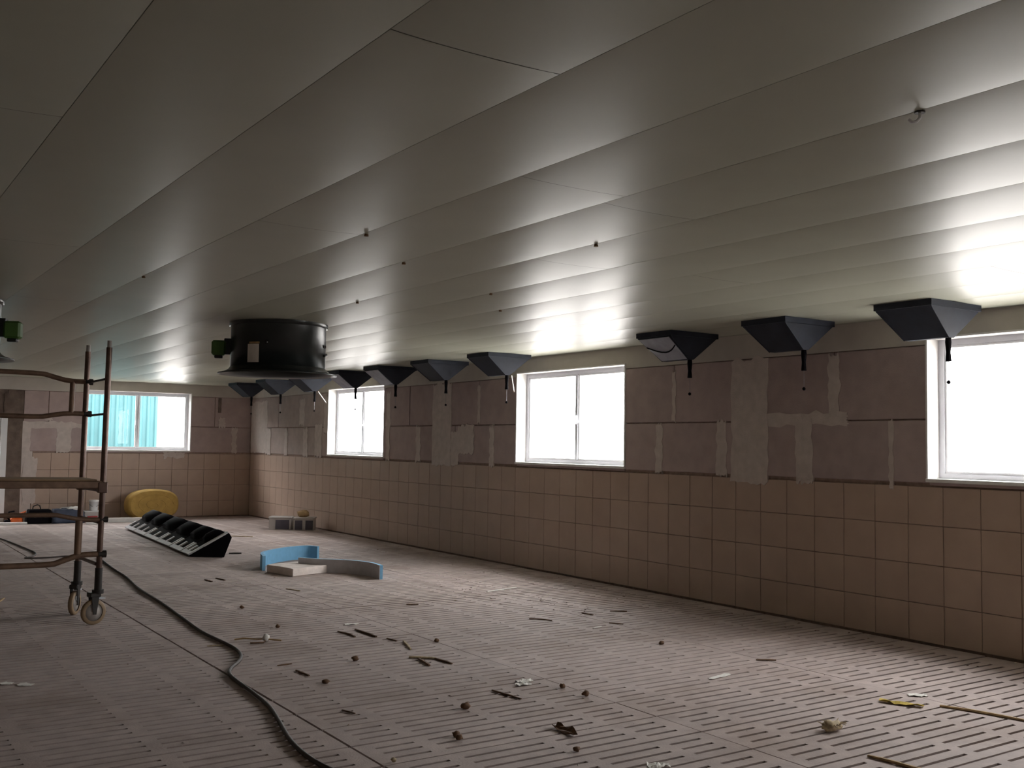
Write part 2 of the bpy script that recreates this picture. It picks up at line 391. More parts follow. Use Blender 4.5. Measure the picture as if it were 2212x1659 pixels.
smear(wall_f, 'x', 6.36, 6.42, 1.98, 2.26, .01, 'brown_pier'); smear(wall_f, 'x', 2.64, 2.91, 1.78, 2.2, .03, 'brown_pier', .016)
# small rubble bits along the wall foot
for (y, z) in ((5.45, .02), (4.95, .02), (4.52, .015), (9.2, .015), (12.4, .015)):
    pass

# ------------------------------------------------------------------ windows (structure)
def window(n, axis, lo, hi):
    """frame set back in the reveal; axis is the direction along the wall"""
    W0 = WX if axis == 'y' else WY
    def B(mb, a0, a1, d0, d1, z0, z1, c=0):
        q = (W0 + d0, W0 + d1, a0, a1, z0, z1) if axis == 'y' else (a0, a1, W0 + d0, W0 + d1, z0, z1)
        return mb.cbox(*q, c) if c else mb.box(*q)
    F, d0, d1 = .05, .135, .195
    mb = MB()
    B(mb, lo, lo + F, d0, d1, WZ0, WZ1); B(mb, hi - F, hi, d0, d1, WZ0, WZ1); B(mb, lo + F, hi - F, d0, d1, WZ0, WZ0 + F); B(mb, lo + F, hi - F, d0, d1, WZ1 - F, WZ1)
    w_ = struct('window_%d' % n, mb, 'window_metal')
    mid = (lo + hi) / 2
    m_ = MB(); B(m_, mid - .022, mid + .022, d0 - .005, d1, WZ0 + F, WZ1 - F, .004); m_.build('mullion', 'window_metal', w_)
    for (a0, a1) in ((lo + F, mid - .022), (mid + .022, hi - F)):
        s_ = MB(); e = .018
        B(s_, a0, a0 + e, d0 + .01, d1 - .01, WZ0 + F, WZ1 - F); B(s_, a1 - e, a1, d0 + .01, d1 - .01, WZ0 + F, WZ1 - F)
        B(s_, a0 + e, a1 - e, d0 + .01, d1 - .01, WZ0 + F, WZ0 + F + e); B(s_, a0 + e, a1 - e, d0 + .01, d1 - .01, WZ1 - F - e, WZ1 - F)
        sash = s_.build('sash', 'white_plastic', w_)
        g = MB(); B(g, a0 + e - .002, a1 - e + .002, d0 + .028, d0 + .032, WZ0 + F + e - .002, WZ1 - F - e + .002); g.build('pane', 'window_glass', sash)
    for (a0, a1, z0, z1, nm) in ((lo - .012, lo + .004, WZ0, WZ1, 'jamb_lining'), (hi - .004, hi + .012, WZ0, WZ1, 'jamb_lining'), (lo - .012, hi + .012, WZ1 - .004, WZ1 + .010, 'head_lining')):
        g = MB(); B(g, a0, a1, -.012, d0, z0, z1); g.build(nm, 'white_wood', w_)
    g = MB(); B(g, lo - .012, hi + .012, -.022, d0, WZ0 - .018, WZ0 + .010, .003); g.build('sill', 'white_wood', w_)
    h = MB(); B(h, mid - .045, mid - .028, d0 - .03, d0 - .005, 1.72, 1.74); B(h, mid - .043, mid - .030, d0 - .045, d0 - .03, 1.70, 1.80); h.build('catch', 'window_metal', w_)
    return w_
window(1, 'x', FW0, FW1)
for i, (a, b_) in enumerate(WINS): window(i + 2, 'y', a, b_)
# door in the far wall, mostly left of the view
mb = MB(); mb.box(D0 - .03, D0 + .05, WY - .02, WY + .12, 0, DZ + .05); mb.box(D1 - .05, D1 + .045, WY - .02, WY + .12, 0, DZ + .05); mb.box(D0 + .05, D1 - .05, WY - .02, WY + .12, DZ - .03, DZ + .05)
door = struct('door_1', mb, 'white_plastic', 'white framed glass door at the left end of the far wall')
mb = MB(); mb.box(D0 + .05, D0 + .13, WY + .04, WY + .09, .02, DZ - .03); mb.box(D1 - .13, D1 - .05, WY + .04, WY + .09, .02, DZ - .03); mb.box(D0 + .13, D1 - .13, WY + .04, WY + .09, .02, .25); mb.box(D0 + .13, D1 - .13, WY + .04, WY + .09, DZ - .13, DZ - .03)
leaf = mb.build('door_leaf', 'white_plastic', door)
MB().box(D0 + .13, D1 - .13, WY + .06, WY + .065, .25, DZ - .13).build('pane', 'window_glass', leaf)

# ------------------------------------------------------------------ neighbouring building outside the far wall
nb = thing('neighbouring_shed', 'teal corrugated metal shed outside, seen through the far end window', 'building', (0, 22.4, -.5))
def corrugated(x0, x1, z0, z1):
    vs, fs = [], []; p = .16; x = x0; prof = [(0, 0), (.05, 0), (.075, .03), (.115, .03), (.14, 0)]; pts = []
    while x < x1:
        pts += [(x + a, -d) for a, d in prof]; x += p
    for (a, d) in pts: vs += [(a, d, z0), (a, d, z1)]
    for i in range(len(pts) - 1): fs.append((2 * i, 2 * i + 2, 2 * i + 3, 2 * i + 1))
    return vs, fs
x = -5.0
while x < 5.9:
    x1 = min(x + 1.6, 6.0); v, f = corrugated(x, x1 - .01, .1, 3.3); MB().add(v, f).build('metal_sheet', 'teal_sheet', nb); x += 1.6
MB().box(-5, 6.0, .02, .3, 0, 3.3).build('wall_core', 'wall_plain', nb)
MB().box(-5.3, 6.05, -.3, .5, 3.3, 3.4).build('eave', 'roof_board', nb)

# ------------------------------------------------------------------ ceiling air inlets
IW, IL = .59, .46                          # across the room, along the wall
def make_inlet():
    t = thing('air_inlet', 'x', 'air inlet', (6.2, 0, CH - .006), 0, 'dark funnel air inlets hanging under the ceiling along the long wall')
    rim = MB(); h = .045
    ring = [(0, 0), (IW, 0), (IW, IL), (0, IL)]; ins = .012
    inner = [(ins, ins), (IW - ins, ins), (IW - ins, IL - ins), (ins, IL - ins)]
    vs = [(*p, 0) for p in ring] + [(*p, -h) for p in ring] + [(*p, -h) for p in inner]
    rim.add(vs, [(0, 1, 2, 3)] + [(i, (i + 1) % 4, 4 + (i + 1) % 4, 4 + i) for i in range(4)] + [(4 + i, 4 + (i + 1) % 4, 8 + (i + 1) % 4, 8 + i) for i in range(4)])
    rim.build('rim', 'inlet_plastic', t)
    zb = -.244; xr = IW / 2; wb = .03; y0, y1 = .045, .395
    bot = [(xr - wb, y0), (xr + wb, y0), (xr + wb, y1), (xr - wb, y1)]
    b = MB(); vs = [(*p, -h) for p in inner] + [(*p, zb) for p in bot] + [(p[0], p[1], zb + .0) for p in bot]
    b.add(vs[:8], [(i, (i + 1) % 4, 4 + (i + 1) % 4, 4 + i) for i in range(4)] + [(7, 6, 5, 4), (0, 3, 2, 1)])
    hop = b.build('hopper', 'inlet_plastic', t)
    # ribs on the two faces turned to the room
    r_ = MB(); r_.tube([(ins, ins, -h - .002), (xr - wb, y0, zb)], .005, 6); r_.build('corner_rib', 'inlet_plastic', hop)
    r_ = MB(); r_.tube([(ins, IL - ins, -h - .002), (xr - wb, y1, zb)], .005, 6); r_.build('corner_rib', 'inlet_plastic', hop)
    k = MB(); k.tube([(xr + .01, y0 + .03, zb + .01), (xr + .01, y0 + .03, zb - .03), (xr + .01, y0 + .03, zb - .10), (xr + .01, y0 + .03, zb - .165)], [.019, .022, .016, .021], 8); rod = k.build('pull_rod', 'black_plastic', t)
    k = MB(); k.tube([(xr + .01, y0 + .03, zb - .16), (xr + .012, y0 + .03, zb - .24), (xr + .01, y0 + .03, zb - .305)], .0015, 5); k.build('cord', 'inlet_pale', rod)
    k = MB(); k.lathe([(.002, -.014), (.010, -.010), (.014, 0), (.010, .010), (.002, .014)], (xr + .01, y0 + .03, zb - .31), 10); k.build('knob', 'black_plastic', rod)
    return t
inlet0 = make_inlet()
LAB = ['nearest dark funnel air inlet, hanging just left of the nearest window', 'second nearest dark funnel air inlet, between the big middle window and the nearest window',
       'dark funnel air inlet with a pale flap, just right of the two-pane middle window', 'dark funnel air inlet at the upper left corner of the two-pane middle window',
       'dark funnel air inlet hanging second to the left of the two-pane middle window', 'funnel air inlet with pale flap just right of the long wall\'s small far window',
       'funnel air inlet with pale flap right above the small far window on the long wall', 'dark funnel air inlet right under the rim of the black ceiling fan',
       'dark funnel air inlet second from the far corner of the room', 'farthest dark funnel air inlet, next to the far corner of the room']
IY = [4.125, 5.391, 6.687, 9.66, 11.03, 12.385, 13.642, 15.134, 16.58, 17.995]
PALE = {2, 5, 6}
for i, y in enumerate(IY):
    o = inlet0 if i == 0 else copy_tree(inlet0)
    o.location = (6.2, y, CH - .006); o['label'] = LAB[i]
    if i in PALE:
        a = Vector((.012, .03, -.055)); b_ = Vector((.012, IL - .03, -.055)); c = Vector((.255, .385, -.235)); d = Vector((.255, .055, -.235))
        nrm = Vector((-.62, 0, -.78)) * .004
        fl = MB().prism([a + nrm, b_ + nrm, c + nrm, d + nrm], nrm * 1.2).build('flap', 'inlet_pale', o); fl['label'] = 'pale grey flap on the funnel side'
        if i == 2:
            pts = [a.lerp(d, .35).lerp(b_.lerp(c, .35), k / 8) + (d - a) * (.28 * math.sin(PI * k / 8)) + nrm * 3 for k in range(9)]
            MB().tube(pts, .006, 6).build('strap', 'black_plastic', fl)
def cord(p0, p1, r, name, label):
    return tag(MB().tube([p0, p1], r, 6).build(name, 'paper_white'), label, 'cord', 'white stay cords of the air inlets')
cord((6.56, 9.72, 2.25), (7.012, 10.33, 2.10), .006, 'stay_cord', 'short white stay cord from air inlet to corner of the middle window')
cord((6.56, 15.2, 2.25), (7.012, 15.9, 2.10), .006, 'stay_cord', 'short white stay cord from air inlet to corner of the small far window')

# ------------------------------------------------------------------ ceiling exhaust fans
def make_fan(ang, label, loc):
    t = thing('exhaust_fan', label, 'fan', loc, 0, 'black round exhaust fans in the ceiling')
    R = .415
    MB().lathe([(R, 0), (R, -.02), (R - .004, -.03), (R - .004, -.395), (R - .02, -.395), (R - .02, -.05), (R - .02, 0)], (0, 0, 0), 64, cap=False).build('duct', 'fan_plastic', t)
    MB().lathe([(R + .012, 0), (R + .012, -.035), (R - .004, -.035)], (0, 0, 0), 64, cap=False).build('collar', 'fan_plastic', t)
    MB().lathe([(R - .004, -.39), (R + .010, -.41), (R + .045, -.432), (R + .10, -.445), (R + .10, -.455), (R + .04, -.447), (R - .02, -.42), (R - .02, -.39)], (0, 0, 0), 64, cap=False).build('bell_mouth', 'fan_plastic', t)
    cx = Vector((math.cos(ang), math.sin(ang), 0)); sy = Vector((-math.sin(ang), math.cos(ang), 0))
    hub = MB().lathe([(.08, -.12), (.09, -.14), (.09, -.26), (.06, -.28)], (0, 0, 0), 24).build('motor', 'fan_plastic', t)
    for k in range(5):
        a = 2 * PI * k / 5; m = Matrix.Rotation(a, 3, 'Z')
        q = [m @ Vector(p) for p in ((.08, -.04, -.17), (.37, -.10, -.15), (.37, .10, -.24), (.08, .04, -.23))]
        MB().prism(q, (0, 0, .006)).build('blade', 'fan_plastic', t)
    for s_ in (-1, 1): MB().tube([sy * s_ * .07 - Vector((0, 0, .2)), sy * s_ * (R - .01) - Vector((0, 0, .2))], .012, 8).build('strut', 'fan_plastic', t)
    # actuator box on a bracket
    bz = -.235
    def obox(r0, r1, wd, z0, z1, c):
        b = MB().cbox(r0, r1, -wd / 2, wd / 2, z0, z1, c); m = Matrix.Rotation(ang, 3, 'Z'); b.v = [tuple(m @ Vector(v)) for v in b.v]; return b
    br = obox(R - .01, R + .05, .07, bz - .05, bz + .09, .005).build('bracket', 'fan_plastic', t)
    ac = obox(R + .035, R + .155, .10, bz - .06, bz + .07, .015).build('actuator', 'green_plastic', t)
    ac['label'] = 'green actuator box on the duct side'
    obox(R + .06, R + .13, .06, bz - .085, bz - .058, .006).build('cable_gland', 'fan_plastic', ac)
    # clamp bolts and seam
    for a in (.5, 2.2, 4.1, 5.6): MB().cbox(-.012, .012, -.012, .012, -.012, .012, .003).build('bolt', 'dark_steel', t, ((R) * math.cos(a), R * math.sin(a), -.20))
    return t, R
fan, R = make_fan(math.radians(180 - 21), 'black round ceiling exhaust fan duct with green box and white sticker', (3.355, 8.67, CH - .004))
# sticker bent round the duct
a0, a1 = math.radians(211), math.radians(226); vs = []; n = 6
for i in range(n + 1):
    a = a0 + (a1 - a0) * i / n
    for z in (-.37, -.215): vs.append(((R + .0015) * math.cos(a), (R + .0015) * math.sin(a), z))
st = MB().add(vs, [(2 * i, 2 * i + 2, 2 * i + 3, 2 * i + 1) for i in range(n)]).build('sticker', 'label_paper', fan); st['label'] = 'white paper sticker on the duct'
vs = []
for i in range(n + 1):
    a = a0 + .03 + (a1 - a0 - .02) * i / n
    for z in (-.212, -.195): vs.append(((R + .0015) * math.cos(a), (R + .0015) * math.sin(a), z))
MB().add(vs, [(2 * i, 2 * i + 2, 2 * i + 3, 2 * i + 1) for i in range(n)]).build('sticker_strip', 'wood_tan', fan)
MB().tube([((R + .004) * math.cos(math.radians(d)), (R + .004) * math.sin(math.radians(d)), -.30 + .001 * (d - 300)) for d in range(318, 340, 4)], .012, 6).build('latch', 'fan_plastic', fan)
make_fan(math.radians(-22), 'second black ceiling exhaust fan cut off by the left edge, green box showing', (.715, 8.67, CH - .004))

# ------------------------------------------------------------------ rolling scaffold
def build_scaffold():
    t = thing('scaffold', 'brown rolling folding scaffold tower on castors at the left', 'scaffold', (1.89, 8.60, 0))
    t.rotation_euler = (0, math.radians(.55), 0)
    L_ = -1.95; DY = .56
    def post(x, y):
        p = MB().tube([(x, y, .36), (x, y, 2.19)], .023, 12).build('post', 'post_brown', t)
        MB().tube([(x, y, .25), (x, y, .44)], .029, 12).build('adjuster', 'dark_steel', p)
        MB().tube([(x, y, 2.19), (x, y, 2.245)], .017, 10).build('spigot', 'castor_hub', p)
        return p
    def castor(x, y, a):
        r_, w_ = .098, .036
        m = Matrix.Rotation(a, 3, 'Z'); o = Vector((x, y, 0)); off = m @ Vector((-.045, 0, 0)) + o
        def tr(b, base=off): b.v = [tuple(m @ Vector(v) + base) for v in b.v]; return b
        f = MB().cbox(-.045, .045, -.035, .035, .215, .25, .006)
        f.prism([(-.03, -.032, .22), (.03, -.032, .22), (.012, -.032, .08), (-.012, -.032, .08)], (0, .006, 0)); f.prism([(-.03, .026, .22), (.03, .026, .22), (.012, .026, .08), (-.012, .026, .08)], (0, .006, 0))
        c = tr(f, o + m @ Vector((-.03, 0, 0))).build('castor_fork', 'dark_steel', t)
        wv = MB().lathe([(r_ - .028, -w_ / 2), (r_ - .006, -w_ / 2), (r_, -w_ / 2 + .006), (r_, w_ / 2 - .006), (r_ - .006, w_ / 2), (r_ - .028, w_ / 2)], (0, 0, r_), 32, 'y', cap=False)
        tr(wv, o + m @ Vector((-.03, 0, 0))).build('tyre', 'castor_tyre', c)
        h = MB().lathe([(.014, -w_ / 2 - .008), (.022, -w_ / 2), (r_ - .027, -w_ / 2 + .008), (r_ - .027, w_ / 2 - .008), (.022, w_ / 2), (.014, w_ / 2 + .008)], (0, 0, r_), 24, 'y')
        tr(h, o + m @ Vector((-.03, 0, 0))).build('hub', 'castor_hub', c)
        b = MB().cbox(.03, .085, -.025, .025, .195, .205, .002); tr(b, o + m @ Vector((-.03, 0, 0))).build('brake_lever', 'steel', c)
        MB().tube([(x, y, .24), (x, y, .27)], .045, 12).build('base_plate', 'dark_steel', c)
    for (x, y, a) in ((0, 0, .25), (-.045, DY, 1.0), (L_, 0, 2.2), (L_, DY, .5)):
        post(x, y); castor(x, y, a)
    for x in (-.02, L_):
        for z in (1.935, 1.655): MB().tube([(x, .01, z), (x - .01, DY - .03, z - .005), (x - .02, DY, z)], .009, 8).build('rung', 'dark_steel', t)
        for z in (1.05, .80, .47): MB().tube([(x, .01, z), (x - .02, DY, z)], .015, 8).build('rung', 'post_brown', t)
    def joggle(y, z_mid, z_end, r_, nm='rail'):
        xe = 0 if y < .1 else -.045
        pts = [(xe + .02, y, z_end), (xe - .10, y, z_end), (xe - .17, y, z_end + (z_mid - z_end) * .12), (xe - .26, y, z_end + (z_mid - z_end) * .55), (xe - .33, y, z_end + (z_mid - z_end) * .93), (xe - .42, y, z_mid)]
        pts = pts + [(L_ - p[0] + xe, p[1], p[2]) for p in reversed(pts)]
        b = MB().tube(pts, r_, 10); o = b.build(nm, 'rail_brown', t)
        for xx in (xe + .018, L_ - .018 + 0): MB().tube([(xx - .03, y, z_end), (xx + .03, y, z_end)], r_ + .006, 10).build('clamp', 'dark_steel', o)
        return o
    fy = -.03
    joggle(DY, 1.985, 1.935, .021); joggle(DY, 1.628, 1.665, .021)
    joggle(0, .862, .82, .018); joggle(0, .48, .548, .023)
    for xx in (-.155, L_ + .11): MB().tube([(xx, DY, 1.672), (xx, DY, 1.935)], .021, 10).build('upright', 'rail_brown', t)
    for xx in (-.165, L_ + .165): MB().tube([(xx, 0, .553), (xx, 0, .815)], .027, 10).build('upright', 'rail_brown', t)
    dk = MB().cbox(L_ + .03, -.04, .02, DY - .02, 1.115, 1.135, .003).build('deck', 'plywood', t)
    for y in (0, DY):
        x1 = 0 if y == 0 else -.045
        MB().cbox(L_, x1 + .01, y - .022, y + .022, 1.065, 1.125, .008).build('deck_beam', 'rail_brown', t)
        for xx in (x1, L_): MB().cbox(xx - .04, xx + .032, y - .03, y + .03, 1.03, 1.115, .006).build('hook_bracket', 'post_brown', t)
build_scaffold()

# ------------------------------------------------------------------ black hoppers in a row on the floor
def make_hopper(i, y0, y1):
    ax = Vector((.064, 1, 0)).normalized()
    base = Vector((3.92 + .064 * (y0 - 12.91), y0, 0)); L_ = (y1 - y0)
    t = thing('plastic_hopper', 'x', 'hopper', base, 0, 'black plastic hoppers lying in a row on the slatted floor')
    s = Vector((.80, -.60, 0)); Z = Vector((0, 0, 1)); e = ax * (L_ - .03)
    P = lambda a, z, k=0.0: s * a + Z * z + ax * k
    prof = [(.02, .004), (.43, .004), (.52, .25), (.485, .305), (.47, .305), (.0, .03)]
    MB().prism([P(*q) for q in prof], e).build('trough', 'black_plastic', t)
    # rounded hood on top
    hv = []; n = 7
    for k in range(n):
        a = PI * k / (n - 1); hv.append((.30 + .20 * (1 - math.cos(a)) / 2, .175 + .065 + .10 * math.sin(a) + .13 * (1 - math.cos(a)) / 2 - .06))
    a_, b_ = P(.20, .15, .10), P(.47, .295, .10)
    nrm = Vector((-.33, .25, .62)).normalized()
    pts0 = [P(.22, .165, .12), P(.22, .165, L_ - .18), P(.47, .295, L_ - .12), P(.47, .295, .07)]
    c = sum(pts0, Vector()) / 4
    pts1 = [c + (p - c) * .8 + nrm * .055 for p in pts0]; pts2 = [c + (p - c) * .45 + nrm * .082 for p in pts0]
    b = MB(); b.add(pts0 + pts1 + pts2, [(k, (k + 1) % 4, 4 + (k + 1) % 4, 4 + k) for k in range(4)] + [(4 + k, 4 + (k + 1) % 4, 8 + (k + 1) % 4, 8 + k) for k in range(4)] + [(8, 9, 10, 11)], True); b.build('hood', 'black_plastic', t)
    # pale rim frame on the sloping front: lower bar and three arms
    sl = (P(.47, .305) - P(0, .03)).normalized(); up_ = nrm * .006
    def bar(k0, k1, d0, d1, nm='rim_bar'):
        q = [P(0, .03, k0) + sl * d0 + up_, P(0, .03, k1) + sl * d0 + up_, P(0, .03, k1) + sl * d1 + up_, P(0, .03, k0) + sl * d1 + up_]
        return MB().prism([p - nrm * .008 for p in q], nrm * .02).build(nm, 'grey_plastic', t)
    K = L_ - .05
    bar(.0, K, -.02, .045)
    bar(.0, .05, .035, .20); bar(K / 2 - .03, K / 2 + .03, .035, .17); bar(K - .05, K, .035, .20)
    if i == 0: bar(-.012, .052, .20, .545, 'end_strip')['label'] = 'pale strip along the sloping end'
    return t
HY = [12.91, 13.36, 14.03, 14.86, 15.75, 16.55, 17.30]
HL = ['nearest black plastic hopper of the floor row, its pentagon end facing the viewer', 'second nearest black plastic hopper in the row lying on the slatted floor', 'third nearest black plastic hopper in the row lying on the slatted floor',
      'fourth nearest black plastic hopper in the row on the slatted floor', 'black plastic hopper next to the farthest one in the floor row', 'farthest black plastic hopper in the row, nearest the yellow roll']
for i in range(6):
    h_ = make_hopper(i, HY[i], HY[i + 1]); h_['label'] = HL[i]

# ------------------------------------------------------------------ slab, foam strips
t = MB()
fr, le, ri = Vector((4.317, 10.56, 0)), Vector((4.214, 11.06, 0)), Vector((4.79, 10.71, 0))
bm_pts = [fr, ri, ri + (le - fr), le]; HS = .085
bm = bmesh.new(); vs = [bm.verts.new((p.x - fr.x, p.y - fr.y, z)) for z in (0.0, HS) for p in bm_pts]
for f in ((3, 2, 1, 0), (4, 5, 6, 7), (0, 1, 5, 4), (1, 2, 6, 5), (2, 3, 7, 6), (3, 0, 4, 7)): bm.faces.new([vs[i] for i in f])
bmesh.ops.bevel(bm, geom=bm.edges[:], offset=.006, segments=1, affect='EDGES'); bmesh.ops.subdivide_edges(bm, edges=bm.edges[:], cuts=3, use_grid_fill=True)
for v in bm.verts:
    if v.co.z > .004: v.co += Vector((noise.noise(v.co * 18), noise.noise(v.co * 18 + Vector((5, 0, 0))), noise.noise(v.co * 18 + Vector((0, 9, 0))))) * .004
me = bpy.data.meshes.new('paving_slab'); bm.to_mesh(me); bm.free(); me.materials.append(MATS['slab_concrete'])
o = place('paving_slab', me, None, fr); tag(o, 'square pale concrete slab lying on the slatted floor by the blue foam strip', 'slab')
def catmull(P, n=6):
    P = [Vector(p) for p in P]; Q = [P[0] * 2 - P[1]] + P + [P[-1] * 2 - P[-2]]; out = []
    for i in range(1, len(Q) - 2):
        for k in range(n):
            t = k / n; a, b, c, d = Q[i - 1:i + 3]
            out.append(.5 * ((2 * b) + (c - a) * t + (2 * a - 5 * b + 4 * c - d) * t * t + (3 * b - a - 3 * c + d) * t ** 3))
    return out + [P[-1]]
def strip(name, label, path, h, th, m_core, m_face, side, lift=0):
    pts = catmull([(x, y, 0) for x, y in path]); b0 = Vector((pts[0].x, pts[0].y, 0))
    t = thing(name, label, 'foam strip', b0)
    def band(off0, off1, nm, m):
        vs, fs = [], []
        for i, p in enumerate(pts):
            tg = (pts[min(i + 1, len(pts) - 1)] - pts[max(i - 1, 0)]).normalized(); nn = Vector((-tg.y, tg.x, 0))
            z0 = lift if not callable(lift) else lift(i / (len(pts) - 1))
            for (o_, z) in ((off0, z0), (off1, z0), (off1, z0 + h), (off0, z0 + h)): vs.append(p + nn * o_ + Vector((0, 0, z)) - b0)
        for i in range(len(pts) - 1):
            for j in range(4): fs.append((4 * i + j, 4 * i + (j + 1) % 4, 4 * i + 4 + (j + 1) % 4, 4 * i + 4 + j))
        k = len(vs); fs += [(3, 2, 1, 0), (k - 4, k - 3, k - 2, k - 1)]
        MB().add(vs, fs).build(nm, m, t)
    band(-th / 2, th / 2, 'core', m_core); band(side * th / 2, side * (th / 2 + .006), 'facing', m_face)
strip('foam_strip', 'sky blue foam edging strip standing curled behind the concrete slab', [(4.235, 11.20), (4.36, 11.58), (4.62, 11.86), (4.93, 12.05), (5.12, 12.06), (5.20, 11.93)], .165, .03, 'blue_foam', 'blue_foam', 1)
strip('foam_strip', 'grey faced foam strip with blue cut end curving right from the concrete slab', [(4.58, 11.02), (4.72, 10.80), (4.90, 10.62), (5.03, 10.42), (5.085, 10.18), (5.06, 9.93)], .15, .032, 'blue_foam', 'grey_foam', -1)

# ------------------------------------------------------------------ cables
def cable(name, label, path, r, m='cable_rubber'):
    pts = catmull([(x, y, r) for x, y in path], 5); b0 = pts[0].copy(); b0.z = 0
    o = MB().tube([p - b0 for p in pts], r, 8).build(name, m, None, b0); return tag(o, label, 'cable')
cable('power_cable', 'long dark power cable snaking over the slatted floor to the front', [(2.92, 13.3), (2.85, 12.63), (2.79, 11.84), (2.75, 11.21), (2.65, 10.3), (2.60, 9.36), (2.52, 8.33), (2.48, 7.77), (2.49, 7.26), (2.48, 7.02), (2.44, 6.83), (2.37, 6.67), (2.26, 6.5), (2.195, 6.34), (2.17, 6.14), (2.15, 5.81), (2.12, 5.47), (2.06, 5.18), (2.0, 4.92), (1.965, 4.74), (1.945, 4.53), (1.95, 4.34), (1.99, 4.05), (2.0, 3.6)], .0115)
cable('thin_cable', 'thin dark cable lying on the floor at the left behind the scaffold', [(2.05, 17.6), (2.23, 16.27), (2.29, 15.43), (2.33, 14.6), (2.34, 14.1), (2.26, 13.75), (2.14, 13.57), (2.37, 13.50), (2.59, 13.57), (2.80, 13.42)], .009)

# ------------------------------------------------------------------ things at the far wall
# yellow rolled insulation against the wall
t = thing('yellow_roll', 'big yellow oval roll standing at the far tiled wall', 'roll', (5.07, 19.12, 0), math.radians(6))
n = 40; prof = []
for k in range(n):
    a = 2 * PI * k / n; ca, sa = math.cos(a), math.sin(a)
    prof.append((.47 * math.copysign(abs(ca) ** .8, ca), .275 + .275 * math.copysign(abs(sa) ** .8, sa)))
b = MB(); D = [(0, .90), (.02, .96), (.06, 1), (.22, 1), (.26, .96), (.28, .88)]; vs = []; fs = []
for (d, s_) in D: vs += [(x * s_, -.16 + d, .275 + (z - .275) * s_) for x, z in prof]
for i in range(len(D) - 1):
    for k in range(n): fs.append((i * n + k, i * n + (k + 1) % n, (i + 1) * n + (k + 1) % n, (i + 1) * n + k))
b.add(vs, fs, True); b.add(vs[:n], [tuple(range(n))]); b.add(vs[-n:], [tuple(range(n))]); b.build('roll_body', 'yellow_wool', t)
sp = [(.36 * (1 - k / 44) * math.cos(k * .35), -.162, .275 + .20 * (1 - k / 44) * math.sin(k * .35)) for k in range(40)]
MB().tube(sp, .005, 5).build('spiral_edge', 'yellow_wool', t)
# white plank and small plank
def plank(label, x, y, lx, ly, h, rz, m='white_wood', name='plank'):
    o = MB().cbox(-lx / 2, lx / 2, -ly / 2, ly / 2, 0, h, .004).build(name, m, None, (x, y, 0)); o.rotation_euler = (0, 0, rz); return tag(o, label, 'plank', 'pale planks by the far wall')
plank('long white plank lying on the floor left of the black hoppers', 4.45, 18.75, .82, .10, .075, -.16)
plank('short white plank end on the floor between the scaffold posts', 3.98, 18.45, .30, .08, .03, -.1)
plank('white board on the floor in front of the orange tool at the left edge', 2.55, 18.85, .85, .10, .04, -.05)
# bucket on crate
t = thing('crate', 'low pale crate with red band by the far wall behind the scaffold', 'crate', (4.07, 19.15, 0))
MB().cbox(-.15, .15, -.11, .11, 0, .17, .01).build('crate_body', 'carton', t); MB().cbox(-.10, .07, -.116, -.105, .03, .10, .003).build('red_band', 'red_plastic', t); MB().cbox(-.155, .155, -.115, .115, .165, .185, .006).build('crate_lid', 'white_plastic', t)
t = thing('bucket', 'white bucket standing on the low crate behind the scaffold', 'bucket', (4.09, 19.15, .186))
MB().lathe([(.066, 0), (.078, .15), (.084, .152), (.084, .17), (.07, .172)], (0, 0, 0), 24).build('bucket_body', 'white_plastic', t)
MB().lathe([(.086, .168), (.086, .182), (.07, .188)], (0, 0, 0), 24).build('lid', 'white_plastic', t)
MB().tube([(.08 * math.cos(a), .08 * math.sin(a) * .3 - .086, .12 - .05 * math.sin(a)) for a in [PI * k / 10 for k in range(11)]], .003, 6).build('handle', 'dark_steel', t)
# orange chainsaw like tool
t = thing('power_tool', 'orange hand power tool lying by the far wall at the left edge', 'power tool', (2.86, 19.05, 0))
MB().cbox(-.11, .08, -.07, .07, .0, .10, .02).build('motor_housing', 'orange_plastic', t)
hh = MB().cbox(-.10, .10, -.04, .04, .10, .18, .02); hh.v = [(x + (z - .1) * .5, y, z + x * .45) for x, y, z in hh.v]; hh.build('top_housing', 'orange_plastic', t)
MB().tube([(-.12, 0, .06), (-.16, 0, .12), (-.13, 0, .20), (-.05, 0, .21)], .014, 8).build('handle', 'black_plastic', t)
MB().cbox(.08, .10, -.008, .008, .03, .08, .003).build('guide_bar', 'steel', t)
MB().cbox(-.20, -.10, -.05, .05, 0, .07, .012).build('battery', 'black_plastic', t)
# black tool case
t = thing('tool_case', 'black tool case with raised handle between the orange tool and blue bag', 'case', (3.21, 19.02, 0))
MB().cbox(-.22, .15, -.12, .12, 0, .13, .015).build('case_base', 'black_plastic', t); MB().cbox(-.20, .15, -.12, .12, .132, .235, .015).build('case_lid', 'black_plastic', t)
MB().tube([(-.13, -.02, .23), (-.12, -.02, .29), (-.06, -.02, .315), (-.02, -.02, .30), (0, -.02, .23)], .010, 8).build('handle', 'dark_steel', t)
for x in (-.10, .06): MB().cbox(x - .02, x + .02, -.132, -.118, .10, .16, .004).build('latch', 'dark_steel', t)
